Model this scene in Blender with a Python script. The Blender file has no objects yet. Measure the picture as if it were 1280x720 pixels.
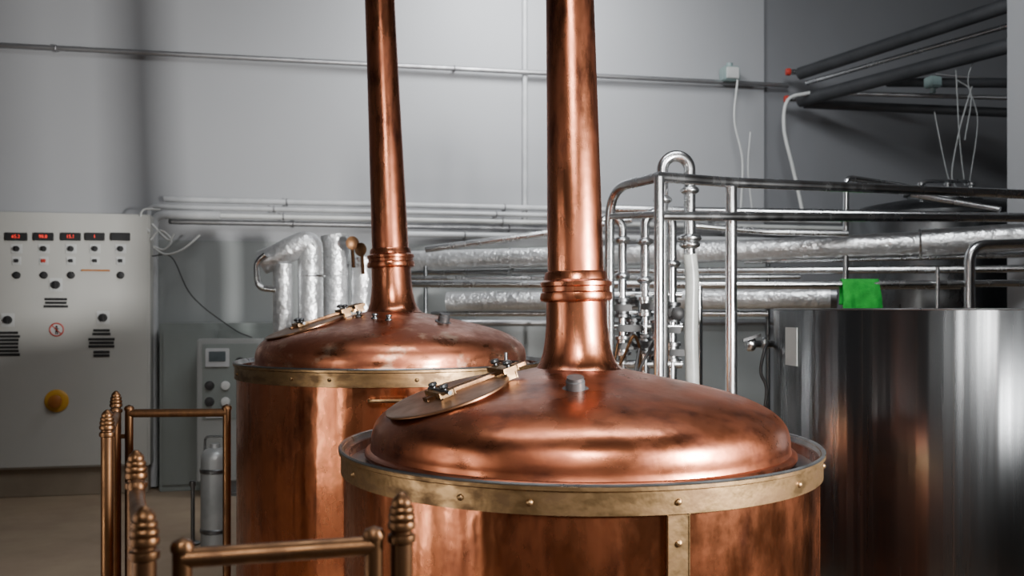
import bpy, bmesh, math, random
from mathutils import Vector, Matrix, Quaternion
random.seed(7)
TH=math.radians(12.2); F=1150.0; CZ=1.4; HV=388.0
FW=Vector((math.sin(TH),math.cos(TH),0)); RT=Vector((math.cos(TH),-math.sin(TH),0)); UP=Vector((0,0,1))
WY=7.82
def at(u,v,d):
    return FW*d+RT*((u-640)/F*d)+UP*(CZ+(HV-v)/F*d)
def on(u,v,Y):
    k=(u-640)/F
    return at(u,v,Y/(math.cos(TH)-k*math.sin(TH)))
scene=bpy.context.scene; COL=scene.collection
WL={}
# ---------------------------------------------------------------- materials
def mat(name,c1,c2=None,metal=0.0,rough=.5,rough2=None,scale=(4,4,4),detail=5,lo=.35,hi=.65,bump=0,bscale=40,emit=0,c3=None,scale3=(2,2,2),lo3=.55,hi3=.7,trans=0,coat=0,bdist=.01,vb=None):
    m=bpy.data.materials.new(name); m.use_nodes=True; nt=m.node_tree; N=nt.nodes; L=nt.links
    b=N['Principled BSDF']
    b.inputs['Base Color'].default_value=(*c1,1); b.inputs['Metallic'].default_value=metal; b.inputs['Roughness'].default_value=rough
    if coat: b.inputs['Coat Weight'].default_value=coat; b.inputs['Coat Roughness'].default_value=.1
    if trans: b.inputs['Transmission Weight'].default_value=trans
    tc=N.new('ShaderNodeTexCoord')
    def noise(sc,lo,hi,det):
        mp=N.new('ShaderNodeMapping'); mp.inputs['Scale'].default_value=sc; L.new(tc.outputs['Object'],mp.inputs[0])
        n=N.new('ShaderNodeTexNoise'); n.inputs['Scale'].default_value=1; n.inputs['Detail'].default_value=det; n.inputs['Roughness'].default_value=.6
        L.new(mp.outputs[0],n.inputs['Vector'])
        r=N.new('ShaderNodeMapRange'); r.inputs[1].default_value=lo; r.inputs[2].default_value=hi; L.new(n.outputs['Fac'],r.inputs[0])
        return r.outputs[0]
    if c2 is not None:
        f=noise(scale,lo,hi,detail)
        mx=N.new('ShaderNodeMix'); mx.data_type='RGBA'; mx.inputs[6].default_value=(*c1,1); mx.inputs[7].default_value=(*c2,1); L.new(f,mx.inputs[0])
        out=mx.outputs[2]
        if c3 is not None:
            g=noise(scale3,lo3,hi3,8)
            m2=N.new('ShaderNodeMix'); m2.data_type='RGBA'; L.new(out,m2.inputs[6]); m2.inputs[7].default_value=(*c3,1); L.new(g,m2.inputs[0]); out=m2.outputs[2]
        L.new(out,b.inputs['Base Color'])
        if rough2 is not None:
            r=N.new('ShaderNodeMapRange'); r.inputs[3].default_value=rough; r.inputs[4].default_value=rough2; L.new(f,r.inputs[0]); L.new(r.outputs[0],b.inputs['Roughness'])
    nrm=None
    if vb:
        h=noise((vb[0],vb[0],vb[2]),0,1,2)
        bp=N.new('ShaderNodeBump'); bp.inputs['Strength'].default_value=1; bp.inputs['Distance'].default_value=vb[1]; L.new(h,bp.inputs['Height']); nrm=bp.outputs[0]
    if bump:
        n=N.new('ShaderNodeTexNoise'); n.inputs['Scale'].default_value=bscale; n.inputs['Detail'].default_value=3; L.new(tc.outputs['Object'],n.inputs['Vector'])
        bp=N.new('ShaderNodeBump'); bp.inputs['Strength'].default_value=bump; bp.inputs['Distance'].default_value=bdist; L.new(n.outputs['Fac'],bp.inputs['Height'])
        if nrm: L.new(nrm,bp.inputs['Normal'])
        nrm=bp.outputs[0]
    if nrm: L.new(nrm,b.inputs['Normal'])
    if emit:
        b.inputs['Emission Color'].default_value=(*c1,1); b.inputs['Emission Strength'].default_value=emit
    return m
COPB=mat('copper_body',(.58,.205,.095),(.40,.13,.060),1,.18,.32,(7,7,3.5),9,.4,.6,.2,9,c3=(.19,.064,.036),scale3=(10,10,3.5),lo3=.52,hi3=.72,bdist=.015,vb=(9,.008,.35))
COPD=mat('copper_dome',(.37,.123,.060),(.23,.072,.037),1,.24,.40,(4,4,7),9,.4,.62,.14,9,c3=(.115,.040,.026),scale3=(7,7,14),lo3=.50,hi3=.70,bdist=.015)
COPD2=mat('copper_dome_worn',(.40,.142,.072),(.20,.065,.036),1,.24,.48,(6,6,12),9,.4,.6,.12,8,c3=(.44,.27,.18),scale3=(10,10,14),lo3=.55,hi3=.70,bdist=.015)
COPP=mat('copper_pipe',(.39,.137,.068),(.23,.074,.040),1,.22,.38,(12,12,3),9,.4,.62,.10,12,c3=(.115,.040,.026),scale3=(18,18,5),lo3=.50,hi3=.68,bdist=.012)
BRASS=mat('aged_brass',(.29,.18,.085),(.12,.072,.037),1,.34,.54,(10,10,20),9,.4,.6,.14,30)
BRASSR=mat('brass_rail',(.15,.076,.035),(.075,.038,.020),1,.34,.50,(16,16,8),8,.38,.64,.06,20)
LIDM=mat('tarnished_lid',(.27,.145,.075),(.15,.075,.042),1,.28,.44,(8,8,8),8)
STEEL=mat('polished_steel',(.62,.63,.64),(.45,.46,.47),1,.18,.3,(10,10,3),4)
STEELD=mat('dull_steel',(.22,.23,.24),(.13,.135,.14),1,.26,.4,(6,6,2),5)
TANKM=mat('brushed_tank_steel',(.115,.12,.125),(.072,.076,.08),1,.20,.30,(10,10,.25),4,.3,.7,.01,30,c3=(.16,.145,.135),scale3=(26,26,.1),lo3=.56,hi3=.74,vb=(8,.009,.12))
TANKD=mat('dark_steel_lid',(.10,.105,.11),(.06,.063,.066),1,.26,.38,(6,6,6),4)
FOIL=mat('crinkled_foil',(.64,.65,.66),(.50,.51,.52),.75,.28,.40,(10,10,10),4,.35,.65,.6,22,bdist=.02)
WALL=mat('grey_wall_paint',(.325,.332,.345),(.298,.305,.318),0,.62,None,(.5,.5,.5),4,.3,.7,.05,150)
WALLD=mat('dark_wall_paint_and_shade',(.19,.195,.208),(.155,.16,.17),0,.65,None,(.4,.4,.4),4,.3,.7,.05,150)  # unseen room sides, and the shade on the back wall's right part
WALLL=mat('lower_wall_paint',(.26,.275,.275),(.22,.235,.232),0,.4,None,(.8,.8,.8),4,.3,.7)
FLOOR=mat('epoxy_floor',(.36,.27,.185),(.26,.19,.13),0,.35,.5,(1,1,1),7,.35,.65)
PLIN=mat('beige_plinth_paint',(.30,.25,.185),(.23,.185,.135),0,.5,None,(2,2,2),5)
PANEL=mat('panel_paint',(.47,.465,.435),(.43,.43,.405),0,.42,None,(1,1,1),4)
CABG=mat('cabinet_green_grey',(.21,.235,.225),(.17,.19,.182),0,.3,None,(1.4,1.4,.8),4)
BOXG=mat('box_grey',(.28,.29,.285),(.24,.25,.245),0,.4,None,(1.4,1.4,.8),4)
WHITE=mat('white_plastic',(.56,.57,.56),(.48,.49,.48),0,.4,None,(5,5,5),3)
CANM=mat('canister_metal',(.28,.29,.29),(.20,.21,.21),.4,.4,.5,(5,5,5),3)
CONW=mat('conduit_grey',(.46,.47,.48),(.38,.39,.40),0,.35,None,(5,5,5),3)
CONS=mat('galvanised_conduit',(.42,.42,.43),(.30,.30,.31),.9,.35,.5,(5,5,5),3)
HOSE=mat('milky_hose',(.33,.34,.325),(.23,.24,.23),0,.3,None,(4,4,9),3)
CABLE=mat('grey_cable',(.27,.28,.28),(.20,.21,.21),0,.45,None,(4,4,9),3)
BLACK=mat('black_plastic',(.012,.012,.013),(.02,.02,.021),0,.5,None,(6,6,6),3)
SCREEN=mat('grey_screen',(.10,.12,.13),(.07,.085,.09),0,.15,None,(6,6,6),3)
FOAM=mat('black_insulation_foam',(.036,.038,.042),(.022,.024,.027),0,.6,None,(5,5,5),4,bump=.3,bscale=60)
RED=mat('red_plastic',(.55,.05,.03),(.4,.04,.03),0,.4,None,(9,9,9),3)
YEL=mat('yellow_plastic',(.60,.32,.03),(.48,.25,.02),0,.45,None,(9,9,9),3)
ORG=mat('orange_button',(.40,.15,.02),(.30,.10,.02),0,.4,None,(9,9,9),3)
GREEN=mat('green_cloth',(.004,.32,.03),(.002,.20,.016),0,.9,None,(20,20,20),4,bump=.4,bscale=120)
TEAL=mat('grey_green_plastic',(.25,.33,.32),(.2,.27,.27),0,.4,None,(9,9,9),3)
LED=mat('red_led',(1,.05,.03),emit=.8)
# ---------------------------------------------------------------- mesh helpers
def frame(ax):
    ax=ax.normalized(); h=Vector((0,0,1)) if abs(ax.z)<.9 else Vector((1,0,0))
    x=h.cross(ax).normalized(); y=ax.cross(x).normalized(); return x,y,ax
def fillet(pts,rad,n=7):
    pts=[Vector(p) for p in pts]; out=[pts[0]]
    for i in range(1,len(pts)-1):
        p=pts[i]; a=pts[i-1]-p; b=pts[i+1]-p
        r=min(rad,a.length*.49,b.length*.49); s=p+a.normalized()*r; e=p+b.normalized()*r
        for k in range(n+1):
            t=k/n; out.append(s*(1-t)**2+p*2*t*(1-t)+e*t*t)
    out.append(pts[-1]); return out
def catmull(pts,n=8):
    pts=[Vector(p) for p in pts]; P=[pts[0]*2-pts[1]]+pts+[pts[-1]*2-pts[-2]]; out=[]
    for i in range(1,len(P)-2):
        for k in range(n):
            t=k/n; a,b,c,d=P[i-1:i+3]
            out.append(.5*((2*b)+(c-a)*t+(2*a-5*b+4*c-d)*t*t+(3*b-a-3*c+d)*t**3))
    out.append(pts[-1]); return out
class M:
    def __init__(s): s.bm=bmesh.new()
    def rings(s,rings,close=True,cap0=True,cap1=True):
        bm=s.bm; prev=None; first=None
        for R in rings:
            vs=[bm.verts.new(p) for p in R]
            if prev:
                n=len(vs)
                for i in range(n):
                    bm.faces.new((prev[i],prev[(i+1)%n],vs[(i+1)%n],vs[i]))
            else: first=vs
            prev=vs
        if cap0: bm.faces.new(list(reversed(first)))
        if cap1: bm.faces.new(prev)
        return s
    def lathe(s,prof,base,ax=UP,seg=64,cap0=True,cap1=True):
        x,y,z=frame(Vector(ax)); base=Vector(base); R=[]
        for r,h in prof:
            r=max(r,.0004)
            R.append([base+z*h+(x*math.cos(2*math.pi*i/seg)+y*math.sin(2*math.pi*i/seg))*r for i in range(seg)])
        return s.rings(R,cap0=cap0,cap1=cap1)
    def cyl(s,a,b,r,r2=None,seg=24):
        a=Vector(a); b=Vector(b); d=b-a
        return s.lathe([(r,0),(r if r2 is None else r2,d.length)],a,d,seg)
    def tube(s,pts,r,seg=14,wob=0):
        pts=[Vector(p) for p in pts]; q=[pts[0]]
        for p in pts[1:]:
            if (p-q[-1]).length>1e-4: q.append(p)
        pts=q; x=None; R=[]
        for i,p in enumerate(pts):
            t=(pts[min(i+1,len(pts)-1)]-pts[max(i-1,0)]).normalized()
            if x is None: x,y,_=frame(t)
            else: x=(x-t*x.dot(t)).normalized(); y=t.cross(x).normalized()
            rr=r*(1+wob*(random.random()-.5))
            R.append([p+(x*math.cos(2*math.pi*k/seg)+y*math.sin(2*math.pi*k/seg))*rr for k in range(seg)])
        return s.rings(R)
    def box(s,c,size,X=Vector((1,0,0)),Y=Vector((0,1,0)),Z=UP,bev=0):
        c=Vector(c)
        r=bmesh.ops.create_cube(s.bm,size=1)
        for v in r['verts']:
            v.co=c+X*(v.co.x*size[0])+Y*(v.co.y*size[1])+Z*(v.co.z*size[2])
        if bev:
            es=list({e for v in r['verts'] for e in v.link_edges})
            bmesh.ops.bevel(s.bm,geom=es,offset=bev,segments=2,affect='EDGES')
        return s
    def torus(s,c,ax,R,r,seg=48,sg=10):
        x,y,z=frame(Vector(ax)); c=Vector(c); bm=s.bm; G=[]
        for i in range(seg):
            a=2*math.pi*i/seg; d=x*math.cos(a)+y*math.sin(a)
            G.append([bm.verts.new(c+d*(R+r*math.cos(2*math.pi*k/sg))+z*(r*math.sin(2*math.pi*k/sg))) for k in range(sg)])
        for i in range(seg):
            for k in range(sg):
                bm.faces.new((G[i][k],G[(i+1)%seg][k],G[(i+1)%seg][(k+1)%sg],G[i][(k+1)%sg]))
        return s
    def out(s,name,mt,parent=None,label=None,cat=None,group=None,kind=None,flat=False):
        bmesh.ops.recalc_face_normals(s.bm,faces=s.bm.faces)
        me=bpy.data.meshes.new(name); s.bm.to_mesh(me); s.bm.free()
        return finish(name,me,mt,parent,label,cat,group,kind,flat)
def finish(name,me,mt,parent=None,label=None,cat=None,group=None,kind=None,flat=False):
    co=[v.co for v in me.vertices]
    lo=Vector([min(c[i] for c in co) for i in range(3)]); hi=Vector([max(c[i] for c in co) for i in range(3)]); c=(lo+hi)/2
    me.transform(Matrix.Translation(-c))
    if not flat:
        for p in me.polygons: p.use_smooth=True
        me.set_sharp_from_angle(angle=math.radians(38))
    me.materials.append(mt)
    o=bpy.data.objects.new(name,me); COL.objects.link(o)
    if parent is not None:
        o.parent=parent; o.location=c-WL[parent.name]
    else: o.location=c
    WL[o.name]=c
    if label: o['label']=label
    if cat: o['category']=cat
    if group: o['group']=group
    if kind: o['kind']=kind
    return o
def thing(name,label,cat,loc,group=None):
    o=bpy.data.objects.new(name,None); o.empty_display_size=.1; COL.objects.link(o); o.location=loc; WL[o.name]=Vector(loc)
    o['label']=label; o['category']=cat
    if group: o['group']=group
    return o
def base(u,d):
    q=at(u,HV,d); q.z=0; return q
def text(s,size,pos,mt,parent,name='display_digits'):
    cu=bpy.data.curves.new('t','FONT'); cu.body=s; cu.size=size; cu.align_x='CENTER'; cu.align_y='CENTER'; cu.extrude=.001
    ob=bpy.data.objects.new('t',cu); COL.objects.link(ob); bpy.context.view_layer.update()
    me=bpy.data.meshes.new_from_object(ob.evaluated_get(bpy.context.evaluated_depsgraph_get()))
    bpy.data.objects.remove(ob)
    me.transform(Matrix.Translation(pos)@Matrix.Rotation(math.pi/2,4,'X')); me.materials.clear()
    return finish(name,me,mt,parent,flat=True)
# ---------------------------------------------------------------- room
def struct(name,c,size,mt): return M().box(c,size).out(name,mt,kind='structure',flat=True)
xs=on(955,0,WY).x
struct('floor',(0.5,2.5,-.05),(13,12,.1),FLOOR)
struct('wall_back',((xs-6)/2,WY+.1,2.5),(xs+6,.2,5),WALL)
struct('wall_back_right_shade',((xs+7)/2,WY+.13,2.5),(7-xs,.2,5),WALLD)  # shade on the back wall, put into a section's darker base colour
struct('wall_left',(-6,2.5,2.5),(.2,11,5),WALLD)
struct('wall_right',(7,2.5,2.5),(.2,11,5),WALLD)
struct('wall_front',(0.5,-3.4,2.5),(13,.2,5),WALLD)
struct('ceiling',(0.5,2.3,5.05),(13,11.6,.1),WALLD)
zl=on(200,300,WY).z
struct('trim_1',((xs-6)/2,WY-.01,zl/2),(xs+6,.02,zl),WALLL)
struct('baseboard_back',((xs-6)/2,WY-.03,.06),(xs+6,.02,.12),CABG)
cb=at(1259,0,6.3)
struct('trim_2',(cb.x+.5,cb.y-.1,2.5),(1.0,.2,5),WALL)
# ---------------------------------------------------------------- kettles
def kettle(u,D,zlip,lean,label,domem,lidaz,front):
    b=base(u,D)
    K=thing('copper_brew_kettle',label,'brewing kettle',b)
    M().lathe([(.745,0),(.75,.02),(.75,zlip-.02),(.735,zlip-.02),(.735,.03)],b,seg=128,cap0=True,cap1=True).out('body',COPB,K)
    M().lathe([(.755,zlip-.012),(.765,zlip-.008),(.767,zlip-.003),(.763,zlip+.001),(.757,zlip-.001),(.752,zlip-.012),(.735,zlip-.05),(.60,zlip-.05)],b,seg=128,cap0=False,cap1=False).out('rim',STEELD,K,label='dark steel lip and gutter')
    M().lathe([(.751,zlip-.006),(.7665,zlip-.007),(.7665,zlip-.016),(.7595,zlip-.02),(.7595,zlip-.078),(.751,zlip-.080)],b,seg=128,cap0=False,cap1=False).out('brass_band',BRASS,K,label='aged brass hoop around the shell')
    a=math.radians(15 if front else 60); d=(-FW)*math.cos(a)+RT*math.sin(a)
    c=b+d*.757; t=UP.cross(d)
    M().box(c+UP*(zlip-.080-.40),(.058,.008,.8),X=t,Y=d,bev=.002).out('brass_strap',BRASS,K,label='vertical riveted brass strap')
    for zz in (-.15,-.4,-.65):
        M().lathe([(.009,0),(.008,.004),(.004,.007),(0,.008)],c+UP*(zlip+zz)+d*.004,d,16).out('rivet',BRASS,K)
    for az in (-62,-27,-13,15,48,74):
        a=math.radians(az); d=(-FW)*math.cos(a)+RT*math.sin(a)
        M().lathe([(.009,0),(.008,.004),(.005,.007),(0,.008)],b+d*.759+UP*(zlip-.048),d,16).out('rivet',BRASS,K)
    z0=zlip-.022
    prof=[(.58,-.03),(.680,-.014),(.686,-.006),(.686,.002),(.680,.008),(.669,.011),(.666,.022),(.664,.055),(.651,.092),(.614,.128),(.542,.163),(.45,.191),(.35,.214),(.25,.235),(.18,.250),(.125,.262)]
    pp=[Vector((r,0,h)) for r,h in prof]; pp=pp[:6]+catmull(pp[6:],5)
    M().lathe([(p.x,p.z) for p in pp],b+UP*z0,seg=128,cap0=False,cap1=False).out('dome',domem,K)
    ax=(UP+RT*lean).normalized()
    pb=b+UP*(z0+.270)
    e=.012 if front else .016
    M().lathe([(.148,-.016),(.134,-.006),(.122,.012),(.112,.04),(.105,.08),(.1,.13),(.098,.2+e)],pb,ax,64,cap0=False,cap1=False).out('chimney_neck',COPP,K)
    M().lathe([(.09,.190),(.101,.192),(.116,.197),(.119,.205),(.117,.221),(.111,.226),(.111,.24),(.117,.244),(.117,.256),(.104,.264),(.101,.284),(.097,.29),(.09,.292)],pb+ax*e,ax,64).out('chimney_collar',COPP,K,label='stepped copper flange collar')
    M().lathe([(.092,.285),(.089,.5),(.084,.8),(.078,1.2),(.074,1.6),(.073,2.2),(.073,3.3)],pb,ax,64).out('chimney_pipe',COPP,K)
    pc=b-FW*.33+RT*(-.03)+UP*(z0+.215)
    if not front: pc=b-FW*.24+RT*.27+UP*(z0+.212)
    n=(UP+ (pc-b-UP*(pc-b).z).normalized()*.3).normalized()
    M().lathe([(.040,-.02),(.040,.002),(.028,.004),(.028,.028),(.025,.031),(.025,.040),(.0,.040)],pc,n,24).out('vent_plug',BLACK,K,label='small black capped vent plug')
    az=math.radians(lidaz); t=(-RT)*math.cos(az)+(-FW)*math.sin(az)
    ti=math.radians(17.5)
    nn=(UP*math.cos(ti)+t*math.sin(ti)).normalized()
    sl=(t*math.cos(ti)-UP*math.sin(ti)).normalized(); sd=nn.cross(sl).normalized()
    rc=.448 if front else .43
    c=b+t*rc+UP*(z0+.160+(0 if front else .004))
    M().lathe([(.165,-.03),(.17,.024)],c,nn,48,cap1=False).out('manhole_collar',domem,K)
    lid=M().lathe([(.16,.023),(.190,.024),(.195,.026),(.195,.030),(.19,.032),(.175,.031),(.1,.035),(0,.036)],c,nn,64).out('manhole_lid',LIDM,K,label='tarnished flat round manhole lid')
    h=M()
    h.box(c+nn*.040-sl*.1,(.34,.034,.007),X=sl,Y=sd,Z=nn,bev=.002).out('hinge_bar',BRASSR,lid)
    for k in (.02,-.2)+(() if front else (-.27,)):
        h=M()
        h.box(c+nn*.046+sl*k,(.046,.12,.010),X=sl,Y=sd,Z=nn,bev=.003)
        h.box(c+nn*.034+sl*k+sd*.048,(.028,.018,.03),X=sl,Y=sd,Z=nn,bev=.003)
        h.box(c+nn*.034+sl*k-sd*.048,(.028,.018,.03),X=sl,Y=sd,Z=nn,bev=.003)
        h.out('clamp_bracket',BRASS,lid,label='brass clamp bracket')
    for k,s2 in ((.02,.045),(.02,-.045),(-.2,.045),(-.2,-.045)):
        M().lathe([(.006,0),(.006,.010),(.012,.012),(.015,.017),(.012,.023),(0,.026)],c+nn*.050+sl*k+sd*s2,nn,16).out('clamp_knob',TANKD,lid)
    M().cyl(c+nn*.051+sl*.02-sd*.085,c+nn*.051+sl*.02+sd*.085,.006).out('clamp_rod',TANKD,lid)
    if not front:
        for x,y,zz in ((-.05,-.27,.228),(.02,-.30,.222),(-.14,-.18,.24)):
            q=b+RT*x+FW*y+UP*(z0+zz); M().lathe([(.018,-.012),(.018,.004),(.010,.008),(.010,.014),(.015,.017),(.015,.024),(0,.027)],q,UP,16).out('dome_clamp',TANKD,K,label='small dark clamp on dome')
        a=math.radians(52); d=(-FW)*math.cos(a)+RT*math.sin(a); q=b+d*.72+UP*(zlip+.005)
        M().box(q,(.03,.12,.02),X=UP.cross(d),Y=d,bev=.004).cyl(q+UP*.005,q+UP*.05,.01).out('rim_clamp',TANKD,K,label='small dark clamp on rim')
        a=math.radians(6); d=(-FW)*math.cos(a)+RT*math.sin(a); t=UP.cross(d); q=b+d*.757+UP*(zlip-.13)
        M().tube(fillet([q-t*.08,q-t*.08+d*.04,q+t*.08+d*.04,q+t*.08],.02),.008,12).out('grab_handle',BRASS,K)
    return b
b1=kettle(722,3.0,CZ-.424,-.021,'polished copper brew kettle with tall chimney beside brass railing',COPD,26,True)
b2=kettle(491,4.6,CZ-.245,-.042,'weathered copper brew kettle with stained dome near the wall',COPD2,26,False)
# ---------------------------------------------------------------- brass railing
RZ=CZ-.314; RR=CZ-.403
R=thing('brass_railing','aged brass safety railing with beehive-topped posts around the kettles','railing',base(180,1.48))
def brass_post(p):
    x=Vector((p.x,p.y,0))
    fin=[(.019,-.088),(.0235,-.085),(.0245,-.079),(.0235,-.073),(.0185,-.070),(.0185,-.066),(.0235,-.062),(.0243,-.056),(.0225,-.0505),(.0205,-.050),(.0228,-.045),(.0228,-.040),(.0205,-.0365),(.0195,-.0362),(.0212,-.031),(.0205,-.026),(.018,-.0235),(.017,-.023),(.0178,-.018),(.0155,-.012),(.0105,-.006),(.005,-.001),(0,0)]
    M().lathe([(.05,0),(.05,.008),(.022,.012),(.019,.03)]+[(r,RZ+h) for r,h in fin],x,UP,28).out('post',BRASSR,R)
pD,pC,pA,pB,pE=[base(u,d) for u,d in ((180,1.48),(170,2.07),(134,2.92),(145,3.6),(502,1.59))]
for p in (pD,pC,pA,pB,pE): brass_post(p)
def panel(a,b,m0=.06,m1=.06,low=.25,stub0=True,stub1=True):
    a=Vector((a.x,a.y,0)); b=Vector((b.x,b.y,0)); d=(b-a).normalized(); a2=a+d*m0; b2_=b-d*m1
    m=M(); r=.0165
    m.cyl(a2+UP*RR,b2_+UP*RR,r,seg=20)
    for q in (a2,b2_):
        m.cyl(q+UP*.08,q+UP*(RR+.02),r*.95,seg=20); m.lathe([(r*1.1,0),(r*1.15,.008),(r*.9,.016),(0,.022)],q+UP*(RR+.012),UP,20)
    m.cyl(a2+UP*low,b2_+UP*low,r*.8,seg=16)
    for z in (RR-.09,low+.05):
        if stub0: m.cyl(a+UP*z,a2+UP*z,.009,seg=12)
        if stub1: m.cyl(b+UP*z,b2_+UP*z,.009,seg=12)
    m.out('guard_rail',BRASSR,R)
panel(pD,pE,.058,.048); panel(pD,pC); panel(pA,pB)
la=Vector((pC.x,pC.y,.12)); lb=Vector((pA.x,pA.y,.12)); M().cyl(la,lb,.014).out('guard_rail',BRASSR,R)
pF=base(290,3.63); panel(pB,pF,.05,.02,stub1=False)
# ---------------------------------------------------------------- control cabinet
Y0=7.45
a=on(187,268,Y0); bz=on(100,585,Y0).z; x1=a.x; x0=x1-1.75; zt=a.z
C=thing('control_cabinet','beige-grey electrical control cabinet with displays and switches on wall','control cabinet',(x0/2+x1/2,Y0+.18,0))
M().box(((x0+x1)/2,Y0+.19,(zt+bz)/2),(x1-x0,.34,zt-bz),bev=.006).out('body',PANEL,C)
M().box(((x0+x1)/2,Y0+.01,(zt+bz)/2),(x1-x0-.03,.022,zt-bz-.03),bev=.005).out('door',PANEL,C)
M().box(((x0+x1)/2,Y0+.2,bz/2+.0),(x1-x0-.04,.28,bz),bev=.005).out('plinth',PLIN,C,label='brownish plinth base')
FY=Y0-.001
for i,(u,s) in enumerate(((21,'65.2'),(55,'98.8'),(89,'15.1'),(119,'1'),(151,''))):
    p=on(u,296,FY)
    d=M().box((p.x,FY-.012,p.z),(.138 if i else .15,.024,.06),bev=.004).out('temperature_display',BLACK,C)
    if s: text(s,.034,Vector((p.x,FY-.0255,p.z)),LED,d)
    for v,w in ((311,.075),(326,.06)):
        q=on(u,v,FY); M().box((q.x,FY-.004,q.z),(w,.008,.07 if v<320 else .06),bev=.002).out('switch_plate',WHITE,C)
        if v<320:
            k=M().lathe([(.022,0),(.02,.02),(.0,.022)],(q.x,FY-.008,q.z),(0,-1,0),16); k.box((q.x,FY-.032,q.z),(.008,.012,.036)); k.out('selector_knob',BLACK,C)
        else: M().box((q.x,FY-.014,q.z),(.03,.02,.026),bev=.003).out('rocker_switch',BLACK if i!=1 else RED,C)
    if i!=3:
        q=on(u,344,FY); M().lathe([(.028,0),(.028,.006),(.018,.008),(.017,.028),(0,.03)],(q.x,FY-.002,q.z),(0,-1,0),16).out('push_button',BLACK,C)
q=on(120,338,FY); M().box((q.x,FY-.008,q.z),(.2,.012,.012)).out('handle',ORG,C)
def knob(u,v):
    p=on(u,v,FY); M().box((p.x,FY-.004,p.z),(.09,.008,.1),bev=.003).out('knob_plate',WHITE,C)
    m=M().lathe([(.032,0),(.028,.02),(.0,.022)],(p.x,FY-.008,p.z),(0,-1,0),20); m.box((p.x,FY-.034,p.z),(.012,.016,.055)); m.out('selector_knob',BLACK,C)
for u,v in ((70,356),(10,400),(129,397)): knob(u,v)
def label(u,v,w,rows):
    p=on(u,v,FY)
    for i in range(rows):
        ws=w*random.uniform(.8,1)
        M().box((p.x,FY-.003,p.z-i*.027),(ws,.006,.019),bev=.001).out('label_strip',BLACK,C)
label(70,374,.17,3); label(10,416,.17,7); label(127,413,.14,2); label(127,424,.2,3); label(127,440,.14,2)
p=on(71,412,FY); s=M().lathe([(.05,0),(.05,.004),(0,.005)],(p.x,FY,p.z),(0,-1,0),32).out('warning_sign',WHITE,C,label='white round prohibition sign with red ring and dark figure')
Z7=Vector((0,-.005,0))
M().lathe([(.0,0),(.008,.001),(.008,.003),(0,.003)],p+Z7+UP*.022,(0,-1,0),16).box(p+Z7-UP*.002,(.016,.003,.03)).box(p+Z7+Vector((-.006,0,-.024)),(.007,.003,.024)).box(p+Z7+Vector((.006,0,-.024)),(.007,.003,.024)).box(p+Z7+Vector((0,0,.006)),(.036,.003,.006)).out('sign_figure',BLACK,s)
m=M().torus((p.x,FY-.006,p.z),(0,1,0),.047,.005,40,8); q=Matrix.Rotation(math.radians(45),3,'Y'); m.box((p.x,FY-.009,p.z),(.09,.003,.006),X=q@Vector((1,0,0)),Z=q@UP); m.out('red_ring',RED,s)
p=on(71,501,FY); s=M().lathe([(.085,0),(.085,.008),(.078,.014),(.045,.016),(0,.016)],(p.x,FY,p.z),(0,-1,0),32).out('emergency_stop_plate',YEL,C)
M().lathe([(.03,0),(.03,.02),(.046,.024),(.048,.04),(.03,.048),(0,.05)],(p.x,FY-.014,p.z),(0,-1,0),24).out('emergency_stop_button',ORG,s)
# lower service cabinet + small control box
p0=on(199,404,7.5); p1=on(345,404,7.5)
S=thing('service_cabinet','low grey-green metal service cabinet against the wall','cabinet',((p0.x+p1.x)/2,7.63,0))
M().box(((p0.x+p1.x)/2,7.64,p0.z/2),(p1.x-p0.x,.27,p0.z),bev=.006).out('body',CABG,S)
for k in (.26,.74): M().box((p0.x+(p1.x-p0.x)*k,7.495,p0.z/2),((p1.x-p0.x)*.46,.02,p0.z-.1),bev=.006).out('door',CABG,S)
Y1=7.2
q0=on(246,424,Y1); q1=on(330,600,Y1)
B=thing('control_box','grey control box with screen and knobs on short stand','control box',((q0.x+q1.x)/2,Y1+.1,0))
w=q1.x-q0.x; hh=q0.z-q1.z; cx=(q0.x+q1.x)/2; cz=(q0.z+q1.z)/2
M().box((cx,Y1+.1,cz),(w,.2,hh),bev=.01).out('body',BOXG,B)
zf=on(272,530,Y1).z
M().box((cx,Y1-.004,(q0.z+zf)/2),(w-.08,.012,q0.z-zf-.07),bev=.004).out('faceplate',CABG,B)
p=on(272,447,Y1); s=M().box((p.x,Y1-.018,p.z),(.17,.02,.14),bev=.004).out('screen_bezel',CONW,B); M().box((p.x,Y1-.03,p.z+.01),(.12,.008,.075),bev=.002).out('screen',SCREEN,s)
for u,v in ((262,482),(282,482),(262,502),(282,502),(300,452)):
    p=on(u,v,Y1); M().lathe([(.035,0),(.03,.02),(0,.024)],(p.x,Y1-.01,p.z),(0,-1,0),20).out('dial',BLACK if u!=282 else WHITE,B)
p=on(268,518,Y1); M().box((p.x,Y1-.014,p.z),(.12,.01,.05)).out('nameplate',CONW,B)
M().box((cx,Y1+.1,q1.z/2),(.12,.08,q1.z)).box((cx,Y1+.1,.01),(.4,.16,.02)).out('stand',STEELD,B)
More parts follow.
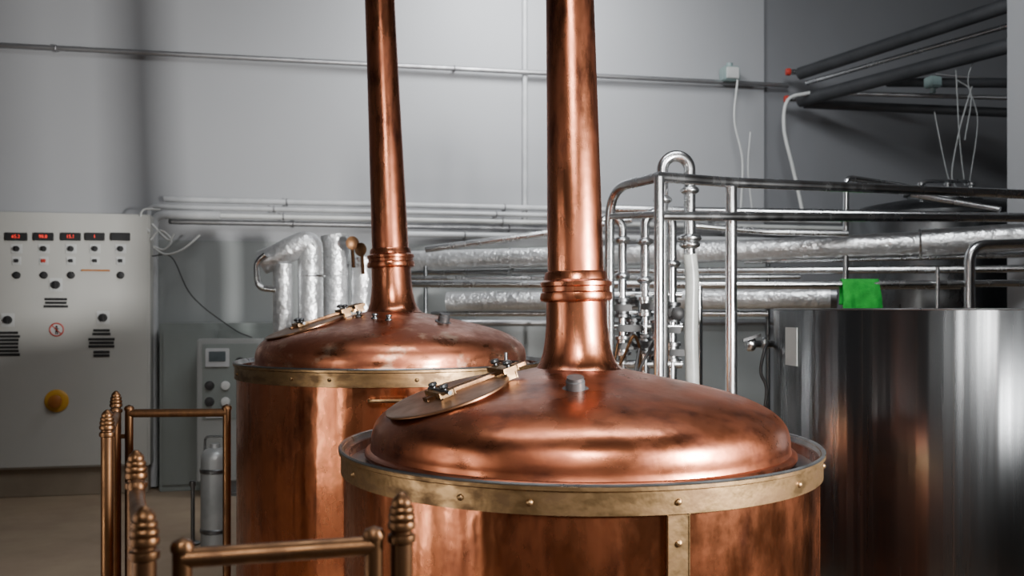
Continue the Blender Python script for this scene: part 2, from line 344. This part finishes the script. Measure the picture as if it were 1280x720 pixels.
# white canister
p=base(269,5.4)
K=thing('white_canister','pale metal canister with carrying handle standing on floor','canister',p)
M().lathe([(.07,0),(.082,.01),(.082,.53),(.076,.565),(.056,.585),(.032,.595),(.028,.62)],p,seg=40).out('body',CANM,K)
for z in (.1,.45): M().lathe([(.082,z),(.087,z+.005),(.087,z+.022),(.082,z+.027)],p,seg=40,cap0=False,cap1=False).out('hoop',STEELD,K)
M().tube(fillet([p+UP*.57+RT*.06,p+UP*.66+RT*.06,p+UP*.66-RT*.06,p+UP*.57-RT*.06],.03),.007).out('handle',STEELD,K)
p=base(241,5.5)
M().lathe([(.04,0),(.045,.012),(.03,.02),(.012,.024),(.012,.35),(.02,.352),(.02,.38),(0,.384)],p,seg=24).out('bollard_stand',STEELD,label='slim steel stand beside pale metal canister',cat='stand')
# ---------------------------------------------------------------- wall conduits
def run(name,pts,r,mt,label,cat='pipe',rad=.06,group=None,clamps=(),parent=None):
    o=M().tube(fillet(pts,rad),r).out(name,mt,parent,label=label,cat=None if parent else cat,group=group)
    for c in clamps:
        c=Vector(c); g=WY-c.y
        M().torus(c,(1,0,0),r+.004,.006,24,8).box(c+Vector((0,g/2+.0,0)),(.02,g,.03)).out('clamp',CONS,o)
    return o
yy=WY-.06
s=on(-40,0,yy); e=on(985,107,yy); zc=on(0,57,yy).z; zc2=e.z
run('wall_conduit',[Vector((s.x,yy,zc)),Vector((e.x,yy,zc2))],.021,CONS,'long galvanised conduit running high across grey wall',clamps=[Vector((on(u,0,yy).x,yy,zc+(zc2-zc)*(on(u,0,yy).x-s.x)/(e.x-s.x))) for u in (70,568)])
t=on(656,0,WY-.03); run('wall_conduit',[Vector((t.x,WY-.03,4.9)),Vector((t.x,WY-.03,on(656,280,yy).z))],.022,CONW,'thin vertical white conduit on grey wall')
def wallrun(u0,v0,u1,r,mt,Yd,label,drop=None,group='grey conduits along the wall'):
    a=on(u0,v0,WY-Yd); b=on(u1,v0,WY-Yd); b.z=a.z
    pts=[a,b]
    if drop: d=Vector(a); d.z=drop; pts=[d,a,b]
    ks=[a.lerp(b,k) for k in (.12,.35,.6,.85)]
    run('wall_conduit',pts,r,mt,label,group=group,clamps=ks)
wallrun(205,249,1275,.024,CONW,.08,'grey conduit bending along the wall above pipes')
wallrun(186,258,1275,.02,CONW,.12,'grey conduit bending along the wall above pipes',drop=on(186,300,WY).z)
wallrun(200,268,1275,.022,WHITE,.1,'pale conduit along the wall above pipes')
wallrun(215,277,1275,.022,CONS,.05,'galvanised conduit along the wall')
wallrun(470,292,1275,.026,CONW,.09,'grey conduit along the wall behind insulated pipes')
wallrun(470,404,1240,.03,CONS,.09,'galvanised conduit low on the wall')
a=on(192,268,WY-.16); run('wall_conduit',[Vector((a.x,a.y,0.02)),a,a+Vector((.5,0,0))],.034,CONW,'white vertical drain pipe beside control cabinet',rad=.1,clamps=[Vector((a.x,a.y,z)) for z in (.7,1.6)])
for pts in ([(188,300),(200,288),(214,300),(205,312),(192,308),(206,318),(228,312),(250,294)],[(190,320),(215,322),(240,370),(290,410),(315,422)],[(190,280),(210,300),(218,292)],[(200,262),(180,262),(176,275),(187,290)]):
    M().tube(catmull([on(u,v,WY-.36) for u,v in pts]),.008 if len(pts)!=5 else .005,10).out('cable',WHITE if len(pts)!=5 else BLACK,label='loose power cable beside the control cabinet',cat='cable',group='loose cables by cabinet')
# ---------------------------------------------------------------- insulated pipework
I=thing('insulated_pipework','foil-wrapped insulated pipe bends rising behind weathered kettle','insulated pipe',base(385,5.95))
def ft(pts,r,name='insulated_pipe_bend',parent=I,rad=.12,mt=FOIL,wob=.03):
    P=fillet(pts,rad,8); Q=[P[0]]
    for a,b in zip(P,P[1:]):
        n=max(1,int((b-a).length/.05))
        for k in range(1,n+1): Q.append(a.lerp(b,k/n))
    return M().tube(Q,r,24,wob).out(name,mt,parent)
def dn(u,d): q=at(u,360,d); q.z=0.01; return q
ft([dn(354,5.9),at(354,330,5.9)],.064); ft([at(328,328,5.9),at(348,320,5.9),at(368,309,5.9),at(388,302,5.92),dn(389,5.95)],.08,rad=.13)
ft([dn(420,6.15),at(420,312,6.15),at(418,294,6.15)],.09); ft([dn(453,6.15),at(453,322,6.15)],.078)
M().tube(fillet([at(345,362,5.8),at(322,360,5.8),at(320,328,5.8),at(332,318,5.8)],.06),.02).out('drain_tube',STEEL,I)
for u,v in ((389,345),(354,352),(420,340)): M().torus(at(u,v,5.93 if u<400 else 6.15),UP,.08 if u!=354 else .064,.008,32,8).out('clamp_ring',STEEL,I)
for u,v,t in ((440,304,.5),(452,312,-.4)): M().lathe([(.0,0),(.04,.002),(.045,.012),(.02,.02),(0,.02)],at(u,v,5.98),(-FW+RT*t),24).cyl(at(u,v,5.99),at(u+2,v+30,6.05),.012).out('valve_handwheel',BRASSR,I)
L1=thing('insulated_pipe','long foil-wrapped insulated pipe running along the back wall','insulated pipe',at(640,323,7.2),group='foil insulated pipes')
ft([at(505,326,7.4),at(760,320,6.95),at(1150,304,6.15)],.078,'pipe_section',L1,mt=FOIL); ft([at(1150,304,6.15),at(1330,293,5.8)],.09,'pipe_section',L1)
for u,v,d in ((1150,304,6.15),(915,314,6.64),(640,323,7.17)): M().torus(at(u,v,d),(at(1150,304,6.15)-at(760,320,6.95)),.08 if u<1100 else .09,.008,32,8).out('clamp_ring',STEEL,L1)
L2=thing('insulated_pipe','lower foil-wrapped insulated pipe running along the back wall','insulated pipe',at(700,376,7.0),group='foil insulated pipes')
ft([at(560,377,7.2),at(780,374,6.9),at(1040,372,6.45)],.078,'pipe_section',L2)
M().lathe([(.08,0),(.082,.04),(.02,.05),(0,.05)],at(1038,372,6.45),at(1040,372,6.45)-at(780,374,6.9),24).out('end_cap',STEELD,L2)
g='steel process pipes along the wall'
for pts,r in (([at(532,312,7.0),at(690,291,6.9),at(790,275,6.8)],.026),([at(500,355,7.0),at(1200,357,6.0)],.028),([at(512,341,7.5),at(1290,336,5.95)],.026),([at(870,282,6.3),at(960,290,6.3),at(1060,292,6.2)],.022),([at(505,348,7.3),at(1000,346,6.9)],.018),([at(770,262,6.6),at(1290,272,5.8)],.03),([at(540,392,7.3),at(960,392,6.7)],.024),([at(930,326,6.6),at(1120,322,6.3),at(1290,318,6.0)],.022)):
    M().tube(fillet(pts,.1),r).out('process_pipe',STEEL,label='thin polished steel process pipe along the wall',cat='pipe',group=g)
SF=thing('pipe_support_frame','slim steel frame carrying the wall pipes','pipe support',base(532,6.9))
for u in (532,690,960):
    q=at(u,310,7.3 if u<900 else 6.95)
    M().tube(fillet([Vector((q.x,q.y,.0)),Vector((q.x,q.y,CZ+.44)),Vector((q.x,WY-.02,CZ+.44))],.04),.016).out('upright',STEELD,SF)
# ---------------------------------------------------------------- stainless railing (front)
SR=thing('steel_railing','polished stainless steel platform railing behind the copper kettles','railing',base(824,4.1))
zt=CZ+.595
def flat(u,d,z):
    q=base(u,d); q.z=z; return q
M().tube(fillet([flat(762,4.5,0),flat(762,4.5,zt),flat(824,4.1,zt)],.17,12)+fillet([flat(824,4.1,zt),flat(914,4.28,zt),flat(1310,4.76,zt)],.06),.024,20).out('top_rail',STEEL,SR)
for u,d in ((824,4.1),(914,4.29)):
    M().lathe([(.06,0),(.06,.008),(.03,.01),(.0235 if u<900 else .027,.011),(.0235 if u<900 else .027,zt)],flat(u,d,0),seg=28).out('post',STEEL,SR)
M().cyl(flat(762,4.5,CZ+.46),flat(824,4.12,CZ+.43),.016).out('mid_rail',STEEL,SR)
M().cyl(flat(824,4.12,CZ+.423),flat(1310,4.85,CZ+.485),.021).out('mid_rail',STEEL,SR)
S2=thing('steel_railing','stainless steel handrail behind the large steel tank','railing',base(1212,5.3))
M().tube(fillet([flat(1212,5.3,0),flat(1212,5.3,CZ+.375),flat(1330,5.3,CZ+.392)],.1),.03,20).out('top_rail',STEEL,S2)
M().cyl(flat(872,5.5,CZ+.155),flat(1330,5.25,CZ+.155),.02).out('mid_rail',STEEL,S2)
M().cyl(flat(874,5.5,0),flat(874,5.5,CZ+.17),.02).out('post',STEEL,S2)
M().cyl(flat(1172,5.3,0),flat(1172,5.3,CZ+.25),.012).out('post',STEEL,S2)
# green cloth draped over the mid rail
ca=flat(1051,5.40,CZ+.155); cbx=flat(1097,5.385,CZ+.155); dv=(cbx-ca); out=-FW
bm=bmesh.new(); G=[]
nx=40; prof=[]
for i in range(18): prof.append((.026,-.165+.165*i/17))
for i in range(1,8): a=math.pi*i/8; prof.append((.026*math.cos(a),.026*math.sin(a)))
for i in range(12): prof.append((-.026,-.12*i/11))
for i in range(nx+1):
    row=[]; f=i/nx
    for j,(o_,z) in enumerate(prof):
        dep=max(0,-z); fl=min(1,dep*12); fold=(.014*math.sin(f*8.5+.6)+.005*math.sin(f*19+z*10))*fl
        zz=z*(1+.04*math.sin(f*3.3+.4)) if z<0 else z
        spread=(f-.5)*(1+.5*dep)+.5+.12*dep
        row.append(bm.verts.new(ca+dv*spread+out*(o_+fold+ (.016 if o_>0 and z<0 else 0)*fl)+UP*zz))
    G.append(row)
for i in range(nx):
    for j in range(len(prof)-1): bm.faces.new((G[i][j],G[i+1][j],G[i+1][j+1],G[i][j+1]))
m=M(); m.bm.free(); m.bm=bm; cl=m.out('green_cloth',GREEN,label='bright green microfibre cloth draped over steel rail',cat='cloth')
sm=cl.modifiers.new('s','SOLIDIFY'); sm.thickness=.004; sm.offset=1
# ---------------------------------------------------------------- process manifold
PM=thing('process_manifold','polished steel valve manifold with looping pipes','valve manifold',base(810,4.7))
cA=at(845,212,4.45); rA=17/F*4.45
arc=[cA+RT*(-rA*math.cos(math.pi*k/16))+UP*(rA*math.sin(math.pi*k/16)) for k in range(17)]
M().tube([dn(828,4.45)]+arc+[at(862,320,4.45)],.028,24).out('loop_pipe',STEEL,PM)
cA=at(823,282,5.0); rA=17/F*5
arc=[cA+RT*(-rA*math.cos(math.pi*k/16))+UP*(rA*math.sin(math.pi*k/16)) for k in range(17)]
M().tube([dn(806,5.0)]+arc+[dn(840,5.0)],.026,24).out('loop_pipe',STEEL,PM)
cA=at(764,286,5.0); rA=14/F*5
arc=[cA+(RT)*(rA*math.cos(math.pi*k/16))+UP*(rA*math.sin(math.pi*k/16)) for k in range(13)]
M().tube([dn(778,5.0)]+arc,.024,24).out('loop_pipe',STEEL,PM)
def ferrule(u,v,d,r): M().lathe([(r,-.02),(r*1.5,-.012),(r*1.7,-.004),(r*1.7,.004),(r*1.5,.012),(r,.02)],at(u,v,d),UP,28).out('clamp_ferrule',STEEL,PM)
for u,v,d,r in ((862,298,4.45,.034),(862,306,4.45,.03),(862,238,4.45,.027),(828,250,4.45,.027),(778,300,5,.026),(806,302,5,.028),(840,330,5,.028),(806,350,5,.028),(778,345,5,.026)): ferrule(u,v,d,r)
def valve(u,v,d,k):
    p=at(u,v,d)
    M().lathe([(.026,-.055),(.048,-.05),(.048,-.034),(.038,-.03),(.038,.03),(.048,.034),(.048,.05),(.026,.055)],p,UP,28).out('valve_body',STEEL if k else STEELD,PM)
    M().cyl(p,p-FW*.08+RT*.01,.018).box(p-FW*.085+RT*(.04 if k else -.03),(.14,.018,.036),X=RT,Y=FW,bev=.004).out('valve_lever',BLACK,PM)
for i,(u,v) in enumerate(((778,385),(806,383),(840,390),(778,432),(806,430),(840,440),(792,410),(822,412),(792,372),(818,448))): valve(u,v,4.98 if i<8 else 5.1,i%2)
for v,r in ((408,.026),(455,.024),(368,.018),(392,.02)): M().cyl(at(765,v,5.0),at(852,v,5.0),r).out('cross_pipe',STEEL,PM)
M().lathe([(.035,0),(.035,.02),(.02,.03),(0,.03)],at(847,392,4.9),(-FW),20).out('handwheel',BLACK,PM)
for k,(u0,u1) in enumerate(((772,800),(800,832))):
    M().tube(catmull([at(u0,430,4.85),at(u0-6,470,4.8),at(u0+8,445,4.8),at(u1-8,420,4.8),at(u1,440,4.85),at(u1-2,480,4.85)]),.008,8).out('control_tube',BLACK if k else BRASSR,PM)
M().tube(catmull([at(862,318,4.45),at(865,350,4.45),at(864,420,4.45),at(866,500,4.45),at(866,600,4.45),at(866,700,4.45)]),.033,20).out('milky_hose',HOSE,label='milky translucent hose hanging from steel loop pipe',cat='hose')
# ---------------------------------------------------------------- big steel tank
tb=base(1203,4.3); zt2=CZ+.004
T=thing('steel_tank','large brushed stainless steel tank with flat rim beside copper kettle','tank',tb)
M().lathe([(.84,0),(.85,.01),(.85,zt2-.004),(.848,zt2),(.838,zt2),(.836,zt2-.012),(.4,zt2-.02),(0,zt2-.02)],tb,seg=128,cap1=False).out('body',TANKM,T)
M().torus(Vector((tb.x,tb.y,zt2)),UP,.846,.005,128,8).out('rim',STEELD,T)
def tpos(u,v):
    k=(u-640)/F; d=(FW+RT*k).normalized(); c=Vector((tb.x,tb.y,0)); bq=d.dot(c); disc=bq*bq-(c.length_squared-.85**2); t=bq-math.sqrt(max(disc,0)); q=d*t
    D=q.dot(FW); q.z=CZ+(HV-v)/F*D; return q,(q-Vector((c.x,c.y,q.z))).normalized()
q,n=tpos(990,433); t=UP.cross(n); M().box(q+n*.003,(.11,.004,.17),X=t,Y=n,bev=.001).out('data_plate',BOXG,T,label='pale rectangular metal data plate')
V=M().cyl(at(972,430,4.55),at(940,430,4.5),.018).lathe([(.03,-.01),(.034,0),(.03,.01)],at(955,430,4.52),RT,20).lathe([(.03,-.02),(.036,-.01),(.036,.01),(.03,.02)],at(938,430,4.5),RT,20).out('outlet_tap',STEEL,T)
M().box(at(940,422,4.46),(.09,.014,.014),X=(RT+UP*.3).normalized(),Y=FW).out('tap_lever',BLACK,V)
M().tube(catmull([at(960,428,4.5),at(955,440,4.45),at(951,465,4.45),at(958,485,4.45),at(955,520,4.45)]),.008,10).out('drain_tube',BLACK,V)
# ---------------------------------------------------------------- rear tank
rb=base(1165,7.1); rz=at(1180,276,7.1).z
T2=thing('steel_tank','closed steel tank with low dark domed lid near dark wall','tank',rb)
M().lathe([(.6,0),(.62,.02),(.62,rz),(.6,rz)],rb,seg=96).out('body',STEELD,T2)
M().lathe([(.6,rz),(.66,rz+.005),(.66,rz+.03),(.63,rz+.06),(.52,rz+.105),(.3,rz+.145),(0,rz+.16)],rb,seg=96).out('domed_lid',STEELD,T2,label='low dark domed steel lid')
mc=rb+UP*(rz+.12)-FW*.1+RT*.05
M().lathe([(.26,0),(.26,.06),(.29,.065),(.29,.08),(.27,.09),(0,.1)],mc,seg=48).out('manway_cover',STEELD,T2)
M().tube(fillet([mc+UP*.07-RT*.22,mc+UP*.17-RT*.17,mc+UP*.17+RT*.2,mc+UP*.07+RT*.22],.05),.014).out('handle',STEEL,T2)
M().tube(fillet([at(1056,450,6.3),at(1058,222,6.3),at(1125,232,6.4),at(1160,240,6.6)],.05),.02).out('vent_pipe',STEEL,T2)
M().cyl(at(1250,262,6.0),at(1140,243,6.4),.02).out('spray_arm',STEEL,T2)
for du in (-.2,.0,.18): M().lathe([(.02,0),(.02,.05),(.03,.055),(.03,.07),(0,.075)],mc+UP*.08+RT*du-FW*.05,UP,16).out('lid_fitting',STEEL,T2)
# ---------------------------------------------------------------- overhead dark pipes
g='black insulated overhead pipes'; OP=[]
for a,b,r,mt_,lb in ((at(1000,92,8.35),at(1310,-10,6.5),.055,FOAM,'thick black foam-insulated overhead pipe'),(at(1000,126,8.35),at(1310,44,6.6),.058,FOAM,'thick black foam-insulated overhead pipe'),(at(1008,104,8.3),at(1310,18,6.7),.02,STEEL,'thin bright steel overhead pipe'),(at(1110,103,8.3),at(1310,104,7.2),.04,FOAM,'black foam-insulated overhead pipe'),(at(1005,130,8.45),at(1310,143,7.6),.04,FOAM,'black foam-insulated overhead pipe'),(at(1170,93,8.2),at(1310,106,7.6),.012,CONS,'thin grey overhead conduit'),(at(1060,117,8.45),at(1310,124,7.9),.02,CONS,'slim grey overhead pipe')):
    OP.append(M().tube([a.lerp(b,k/10) for k in range(11)],r,20).out('overhead_pipe',mt_,label=lb,cat='pipe',group=g))
for u,v in ((988,90),(986,124)):
    p=at(u,v,8.35); o=M().cyl(p+RT*.1,p-RT*.02,.025).out('shutoff_valve',STEEL,label='small shutoff valve with red cap at pipe end',cat='valve',group='red capped valves')
    M().lathe([(.03,0),(.035,.01),(.03,.04),(0,.045)],p,-RT,20).out('cap',RED,o)
p=at(1166,103,7.75); M().box(p,(.11,.1,.09),bev=.01).cyl(p,p-UP*.09,.022).out('pipe_sensor',TEAL,OP[3],label='small green sensor clipped to the pipe')
g='pale hanging cables'
for pts,r in (([(922,100),(918,150),(928,200),(926,262)],.009),([(938,165),(935,210),(940,262)],.006),([(1012,116),(985,125),(980,160),(990,205),(998,240),(1003,264)],.016),([(1195,88),(1197,130),(1200,180),(1206,232)],.005),([(1215,108),(1200,160),(1190,215),(1195,236)],.006),([(1197,100),(1214,118),(1206,175)],.005),([(1168,140),(1180,200),(1188,232)],.005),([(1225,60),(1210,100),(1222,150),(1212,228)],.004)):
    D=8.2 if pts[0][0]<1100 else 7.1
    M().tube(catmull([at(u,v,D) for u,v in pts]),r,10).out('hanging_cable',CABLE if D<8 else WHITE,label='pale cable hanging down from overhead pipes',cat='cable',group=g)
p=on(912,93,WY-.09); J=M().box(p,(.15,.12,.13),bev=.01).out('junction_box',TEAL,label='small grey-green junction box on the wall conduit',cat='junction box')
M().box(p+Vector((0,-.065,0)),(.12,.02,.1),bev=.005).out('cover',WHITE,J); M().cyl(p+Vector((0,0,.06)),p+Vector((0,0,.1)),.03).out('cable_gland',TEAL,J)
# ---------------------------------------------------------------- lights
def area(name,loc,target,size,energy,col=(1,1,1),sy=None,spread=180):
    l=bpy.data.lights.new(name,'AREA'); l.size=size; l.energy=energy; l.color=col; l.spread=math.radians(spread)
    if sy: l.shape='RECTANGLE'; l.size_y=sy
    o=bpy.data.objects.new(name,l); COL.objects.link(o); o.location=loc
    o.rotation_euler=(Vector(target)-Vector(loc)).to_track_quat('-Z','Y').to_euler(); return o
def cf(x,d,z): return FW*d+RT*x+UP*z
area('key_lamp',cf(1.96,1.51,CZ+.11),cf(-3.3,5.9,CZ+.3),.36,180,(1,.985,.96),spread=105)
area('ceiling_fill',cf(.3,3.2,4.6),cf(.3,3.2,0),3.0,66,(.95,.98,1),.5,spread=125)
area('ceiling_fill',cf(1.2,3.6,4.7),cf(3.2,8.4,2.6),1.4,75,(.95,.98,1),spread=110)  # unseen fill added to brighten the dark right corner
area('wall_wash',cf(.15,6.5,4.75),cf(.1,8.1,3.3),.9,75,(.97,.985,1),spread=125)
area('wall_wash',cf(-.5,4.2,4.7),cf(-1.8,7.6,2.4),1.0,26,(.97,.985,1),spread=110)  # unseen extra fill added towards the left of the back wall
area('rear_fill',cf(.1,-1.8,3.8),cf(.5,3.0,1.1),1.2,36,(1,.97,.93),spread=52)  # unseen soft fill added behind the camera
for x,d,e in ((-2.9,.75,13),(-2.6,1.9,8)):
    area('highlight_strip',cf(x,d,.95),cf(.1,2.8,.85),.14,e,(1,.96,.9),1.8,spread=120)  # unseen strips added to draw vertical highlights on the copper
w=bpy.data.worlds.new('World'); scene.world=w; w.use_nodes=True
w.node_tree.nodes['Background'].inputs[0].default_value=(.6,.65,.7,1); w.node_tree.nodes['Background'].inputs[1].default_value=.3
cam=bpy.data.cameras.new('Camera'); co=bpy.data.objects.new('Camera',cam); COL.objects.link(co)
co.location=(0,0,CZ); co.rotation_euler=(math.pi/2,0,-TH); cam.sensor_width=36; cam.lens=F/1280*36; cam.shift_y=(HV-360)/1280
cam.dof.use_dof=True; cam.dof.focus_distance=3.2; cam.dof.aperture_fstop=3.2
scene.camera=co
